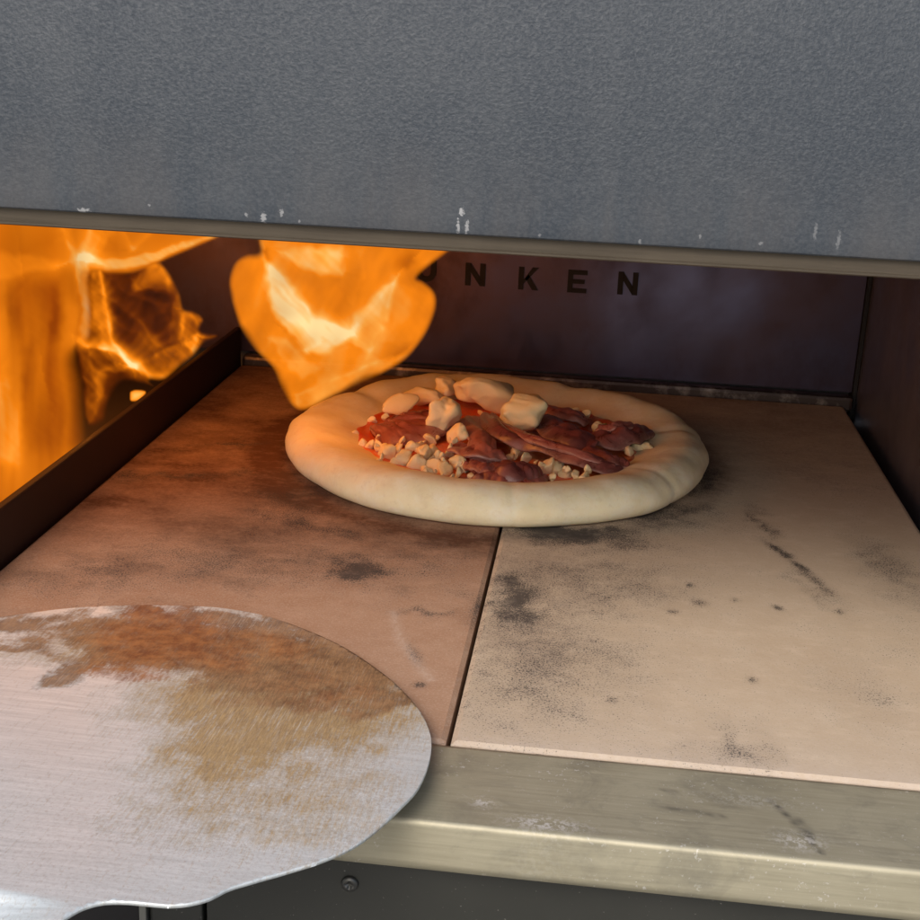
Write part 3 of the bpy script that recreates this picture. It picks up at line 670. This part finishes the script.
# heart-shaped lick of flame rolling down from the roof of the chamber; sketch units (u,v) = photo detail
hz_ = lambda p: (200+p[0]/3.538, 220+p[1]/3.538)
HY = .335
outl = spl2([(208,-120),(206,60),(209,113),(165,122),(125,150),(104,205),(106,260),(125,330),(150,395),(200,465),(258,525),(285,590),(318,648),(350,673),(392,668),(450,636),(540,592),(640,546),(725,495),(785,425),(823,352),(837,290),(826,250),(790,218),(768,204),(808,165),(875,115),(985,20),(1050,-120)], 150)
S1 = [ # polyline, width, gain
 # the veils below carry the broad pale areas
 (spl2([(212,70),(226,130),(245,200),(262,270),(300,330),(360,375),(420,400)],24), 20, .34), (spl2([(246,165),(300,215),(345,270),(390,320),(470,372),(530,402)],24), 14, .30),
 (spl2([(290,240),(350,330),(420,380),(480,410)],20), 38, .30), (spl2([(270,310),(340,400),(400,440),(470,440),(530,410)],20), 34, .24), (spl2([(530,402),(590,330),(640,270),(688,216)],20), 16, .36), (spl2([(560,370),(620,330),(660,270)],12), 26, .22),
 (spl2([(690,218),(668,300),(655,360),(635,420),(590,482)],20), 9, .26), (spl2([(310,130),(380,160),(440,178),(490,185)],16), 22, .30), (spl2([(300,100),(400,110),(480,130)],12), 20, .22), (spl2([(248,425),(290,440),(335,466)],10), 10, .24), (spl2([(370,462),(400,448),(430,430)],8), 9, .25),
 (spl2([(335,622),(400,592),(470,566),(550,536),(620,505)],20), 7, .22), (spl2([(350,650),(440,610),(560,560)],20), 9, .10), (spl2([(690,205),(760,165),(870,112),(960,30)],16), 14, .20), (spl2([(240,420),(262,500),(300,530)],10), 12, .12), (spl2([(400,520),(500,490),(600,470),(700,400)],16), 22, .08)]
D1 = [(spl2([(370,200),(430,260),(480,320)],8), 48, -.09), (spl2([(300,395),(340,425),(368,448)],8), 13, -.20), (spl2([(420,150),(520,240),(530,330)],8), 22, -.06), (spl2([(232,110),(236,150)],4), 7, -.25), (spl2([(190,330),(230,400)],6), 20, -.03), (spl2([(690,480),(730,455)],4), 10, -.16), (spl2([(730,160),(750,140)],4), 22, -.22), (spl2([(770,270),(800,330)],6), 40, -.06)]
VE = [([(232,140),(262,170),(300,200),(350,264),(400,330),(470,366),(532,402),(506,440),(440,470),(380,466),(322,415),(272,350),(244,270)], .26, .30, 16), ([(532,402),(556,330),(610,268),(692,212),(668,330),(634,410),(596,470),(550,450)], .17, .30, 14), ([(280,112),(400,98),(494,104),(500,194),(432,190),(340,154)], .21, .3, 18), ([(500,100),(580,100),(580,200),(540,300),(505,240)], .05, .2, 10), ([(250,420),(300,432),(348,470),(420,520),(360,560),(290,500)], .09, .3, 14), ([(335,618),(460,572),(560,532),(680,476),(735,480),(640,540),(560,585),(450,632),(390,662),(350,668)], .09, .3, 9), ([(690,222),(760,240),(825,280),(815,350),(770,420),(700,440),(640,430),(665,330)], .05, .3, 12), ([(440,470),(530,440),(600,470),(640,510),(540,540),(430,580),(400,540)], .06, .3, 16)]
VA = [([(300,236),(400,262),(480,266),(560,246),(640,214),(740,174),(850,132),(800,136),(700,160),(600,196),(500,224),(400,232),(325,205)], .22, .3, 12), ([(205,20),(240,20),(262,130),(300,225),(340,130),(370,20),(430,20),(440,120),(370,225),(300,250),(255,190)], .10, .4, 16), ([(285,255),(345,250),(352,400),(345,530),(312,545),(300,500),(318,400),(300,330)], .20, .3, 12), ([(200,380),(310,400),(318,520),(300,560),(215,520)],   .08, .15, 40), ([(-60,640),(30,700),(55,820),(60,1000),(-60,1000)], .15, .15, 40), ([(100,600),(330,600),(330,960),(110,960)], -.08, .15, 60), ([(70,310),(230,300),(225,520),(120,580),(60,470)], -.10, .15, 60), ([(-60,230),(0,200),(170,225),(240,250),(100,275),(-60,310)], .12, .15, 22)]
VC = [([(296,258),(388,272),(402,400),(440,540),(505,632),(420,575),(300,548),(300,400)], .22, .3, 14), ([(300,552),(420,575),(505,632),(470,656),(400,665),(378,780),(335,920),(322,700)], .16, .5, 16), ([(500,640),(600,596),(700,540),(765,520),(740,590),(690,640),(632,690),(575,690)], .20, .4, 14), ([(505,300),(560,258),(610,236),(650,290),(640,350),(570,330),(520,350)], .16, .4, 18), ([(640,300),(690,375),(706,450),(690,540),(650,540),(665,440)], .12, .4, 14), ([(706,420),(746,430),(778,458),(768,520),(730,570),(700,560)], .14, .4, 12)]
def veil(p, V_, seed):
    h = 0
    for pl, k, st_, soft in V_:
        d_ = pd(p, pl, True); d_ = d_ if pip(p, pl) else -d_
        if d_ > -soft*1.6:
            h += k*smooth01(-soft*.9, soft*.7, d_+10*nz(p[0]*.03, p[1]*.03, seed))*(1 + st_*nz((p[0]+p[1])*.006+seed, (p[0]-p[1])*.045, seed))
    return h
def heat1(p, sd_, s_):
    wx = p[0]+9*nz(p[0]*.011,p[1]*.011,1.+s_)+3*nz(p[0]*.04,p[1]*.04,2.); wy = p[1]+9*nz(p[0]*.011,p[1]*.011,6.+s_)+3*nz(p[0]*.04,p[1]*.04,7.)
    h = .575 + .06*nz(wx*.012, wy*.006, 3.)
    if s_ < 0: return .60 + .08*nz(wx*.01, wy*.01, 4.)
    h = fold(h, (wx,wy), S1, .30) + veil((wx,wy), VE, 3.3); h = fold(h, (wx,wy), D1, .9)
    v_ = nz(wx*.016+wy*.008, wy*.006-wx*.006, 11.); h += .09*v_ + .03*nz(wx*.04+wy*.02, wy*.014-wx*.014, 13.)
    return h + .03*exp(-(sd_/10)**2)
def dens1(p, sd_, s_):
    a_ = smooth01(-4, 20+45*max(0,nz(p[0]*.008,p[1]*.008,61.)), sd_)*((.72+.26*nz(p[0]*.012,p[1]*.012,62.)) if s_ > 0 else .36); return a_*smooth01(-120,-20,p[1])
def place1(p, d_, s_):
    px, py = hz_(p); q = at(px, py, y=HY); b_ = min(1, d_/150); bul = .020*math.sqrt(max(0, 1-(1-b_)**2))
    ctr = .010*nz(p[0]*.005, p[1]*.005, 21.)
    c_ = (q-CAM).normalized(); return q + c_*(-s_*bul + ctr + s_*.003*nz(p[0]*.012,p[1]*.012,30.))
heart = empty('flame', 'heart-shaped orange flame hanging from the oven roof above the pizza crust', 'flame', tuple(at(310,405,y=HY)))
sheet('flame_body', heart, hz_, (80,-120,1060,690), 5.5, outl, heat1, dens1, place1, True)

# fire standing behind the barrier
lz = lambda p: (p[0]/3.833, 200+p[1]/3.833)
fire = empty('fire', 'tall orange fire burning behind the dark metal barrier at the left', 'fire', (-.30,.3,-.006))
XF = -.272
oA = spl2([(-420,-160),(-420,1500),(150,1500),(330,1180),(335,940),(328,800),(322,690),(300,580),(345,520),(350,400),(345,285),(420,284),(500,282),(570,262),(640,228),(740,186),(840,142),(1000,70),(1100,-160)], 140)
SA = [(spl2([(300,245),(262,190),(230,115),(205,20)],12), 12, .26), (spl2([(305,240),(335,180),(352,115),(365,20)],12), 15, .26), (spl2([(320,240),(365,190),(385,150)],8), 10, .14), (spl2([(300,242),(230,250),(120,270),(0,300),(-200,340)],16), 17, .22), (spl2([(275,245),(300,240),(345,245)],6), 26, .42),
 (spl2([(305,250),(315,350),(328,450),(325,530)],12), 19, .27), (spl2([(325,380),(345,470),(338,525),(315,548),(288,520)],14), 9, .26), (spl2([(278,265),(300,400),(300,500)],8), 8, .12),
 (spl2([(340,248),(400,270),(470,272),(540,256),(620,222),(720,180),(840,138)],24), 16, .30), (spl2([(345,215),(450,235),(560,215),(700,165)],16), 26, .13), (spl2([(520,188),(500,150),(478,100)],6), 9, .24), (spl2([(522,190),(550,155),(585,110)],6), 9, .26), (spl2([(520,188),(535,195)],3), 13, .2),
 (spl2([(0,830),(8,920),(10,1000)],6), 26, .14), (spl2([(60,700),(70,850),(60,1000)],8), 45, .06), (spl2([(245,560),(240,680),(250,800)],8), 16, .08), (spl2([(0,340),(-60,500),(-90,700)],8), 20, .10), (spl2([(140,300),(60,360),(0,440)],8), 12, .10), (spl2([(20,640),(0,720),(-20,800)],6), 16, .12)]
DA = [(spl2([(100,330),(120,430),(150,560)],8), 70, -.14), (spl2([(30,370),(40,420)],4), 25, -.06), (spl2([(290,620),(300,760),(300,920)],8), 42, -.14), (spl2([(190,480),(190,640),(200,800)],8), 22, -.07), (spl2([(400,190),(450,195),(440,170)],5), 24, -.07), (spl2([(0,200),(100,190),(180,160)],8), 40, -.06), (spl2([(110,560),(100,700)],6), 16, -.05)]
def heatA(p, sd_, s_):
    wx = p[0]+20*nz(p[0]*.009,p[1]*.006,1.5)+5*nz(p[0]*.04,p[1]*.03,2.); wy = p[1]+16*nz(p[0]*.009,p[1]*.006,8.)
    h = .48 + .07*nz(wx*.010, wy*.004, 55.)
    if s_ < 0: return .46 + .08*nz(wx*.012, wy*.004, 4.)
    h = fold(h, (wx,wy), SA, .36) + veil((wx,wy), VA, 5.1); h = fold(h, (wx,wy), DA, .8)
    low_ = smooth01(260,420,p[1])
    h += low_*(.20*nz(wx*.013, wy*.0028, 15.) + .07*nz(wx*.035, wy*.004, 17.))
    fl_ = abs(nz(wx*.014, wy*.004, 31.)); h += low_*.0
    return h
def densA(p, sd_, s_):
    e_ = (24 + 60*smooth01(520,640,p[1])) if p[1] > 290 and p[0] > 200 else 18
    return smooth01(-3, e_, sd_)*((.73+.25*nz(p[0]*.012,p[1]*.004,63.)) if s_ > 0 else .4)*smooth01(-160,-20,p[1])
def placer(x_, bulge, rng, sh):
    def f(p, d_, s_):
        px, py = lz(p); q = at(px, py, x=x_); b_ = min(1, d_/rng); bul = bulge*math.sqrt(max(0, 1-(1-b_)**2))
        c_ = (q-CAM).normalized(); return q + c_*(-s_*bul + .005*nz(p[0]*.005, p[1]*.004, sh))
    return f
sheet('flame_column', fire, lz, (-420,-160,1110,1300), 7.5, oA, heatA, densA, placer(XF,.008,220,41.), True)
# curling translucent wisp
oC = spl2([(292,258),(430,255),(520,250),(605,232),(652,280),(690,355),(705,415),(745,425),(782,455),(772,500),(835,515),(830,532),(785,548),(740,600),(690,640),(632,690),(575,692),(590,715),(545,705),(470,700),(420,770),(400,850),(330,860),(300,700),(280,560),(282,400)], 130)
SC = [(spl2([(385,275),(395,350),(408,430),(430,520),(465,590),(505,635)],20), 11, .50), (spl2([(350,280),(365,380),(385,480),(410,560)],14), 20, .28), (spl2([(560,262),(615,255),(650,300),(685,380),(700,460),(690,530)],20), 14, .30), (spl2([(640,300),(690,380),(708,470),(680,555)],16), 24, .14),
 (spl2([(708,425),(745,440),(768,470),(765,530),(735,580)],16), 15, .36), (spl2([(735,580),(690,630),(640,672),(590,668),(520,645)],16), 24, .42), (spl2([(300,548),(360,562),(420,572),(470,605),(505,638)],16), 11, .52), (spl2([(520,625),(580,600),(640,570),(700,545)],12), 17, .26),
 (spl2([(412,375),(450,392),(500,430),(540,480),(570,525),(605,560)],20), 14, .24), (spl2([(420,440),(480,490),(540,530),(600,600)],16), 12, .15), (spl2([(505,300),(530,330),(580,290),(620,265)],12), 30, .20), (spl2([(430,300),(480,350),(560,390),(640,400)],14), 10, .12), (spl2([(550,380),(620,420),(650,480),(600,520)],14), 12, .09), (spl2([(345,600),(365,680),(375,760),(360,840)],12), 16, .22), (spl2([(420,640),(380,670),(375,740)],8), 14, .2), (spl2([(470,590),(495,600),(505,640)],6), 24, .3), (spl2([(775,530),(805,535),(832,522)],6), 7, .42), (spl2([(770,440),(782,460)],3), 8, .3), (spl2([(440,650),(510,640),(560,660),(588,712)],10), 10, .12), (spl2([(320,560),(400,600),(480,630)],8), 24, .16)]
def heatC(p, sd_, s_):
    wx = p[0]+14*nz(p[0]*.014,p[1]*.014,3.5)+4*nz(p[0]*.05,p[1]*.05,2.); wy = p[1]+14*nz(p[0]*.014,p[1]*.014,9.)
    h = .11 + .14*nz(wx*.012, wy*.012, 5.) + .06*nz(wx*.04+wy*.02, wy*.03, 15.)
    h = fold(h, (wx,wy), [(pl, w_*1.15, k) for pl, w_, k in SC], .52) + veil((wx,wy), VC, 7.7)
    return h*(1 if s_ > 0 else .3)
def densC(p, sd_, s_): return smooth01(-3, 26, sd_)*min(.92, .02 + 1.5*heatC(p, sd_, 1))*(1 if s_ > 0 else .12)
sheet('flame_curl', fire, lz, (280,220,850,880), 5.5, oC, heatC, densC, placer(XF+.004,.008,120,51.), True)
oS = spl2([(500,735),(520,728),(555,732),(556,745),(530,768),(502,770),(498,750),(500,735)], 40)
sheet('flame_tip', fire, lz, (480,710,575,785), 4, oS, lambda p,d_,s_: .62+.2*smooth01(0,18,d_), lambda p,d_,s_: smooth01(-2,8,d_)*.9, placer(XF,.004,15,3.), True)

# light given off by the flames
def glow(name, loc, e, r, parent):
    l = bpy.data.lights.new(name, 'POINT'); l.energy = e; l.color = (1,.31,.045); l.shadow_soft_size = r
    o = bpy.data.objects.new(name, l); link(o, parent); o.location = Vector(loc)-Vector(parent.location); return o
glow('fire_glow', (-.30,.33,.13), 1.15, .06, fire)
glow('flame_glow', tuple(at(320,330,y=HY)+Vector((0,0,.01))), .30, .035, heart)

# ------------------------------------------------------------------ ground under the oven
gd = box('ground', -6, 6, -6, 6, -.31, -.2502, PAVING); gd['kind'] = 'structure'
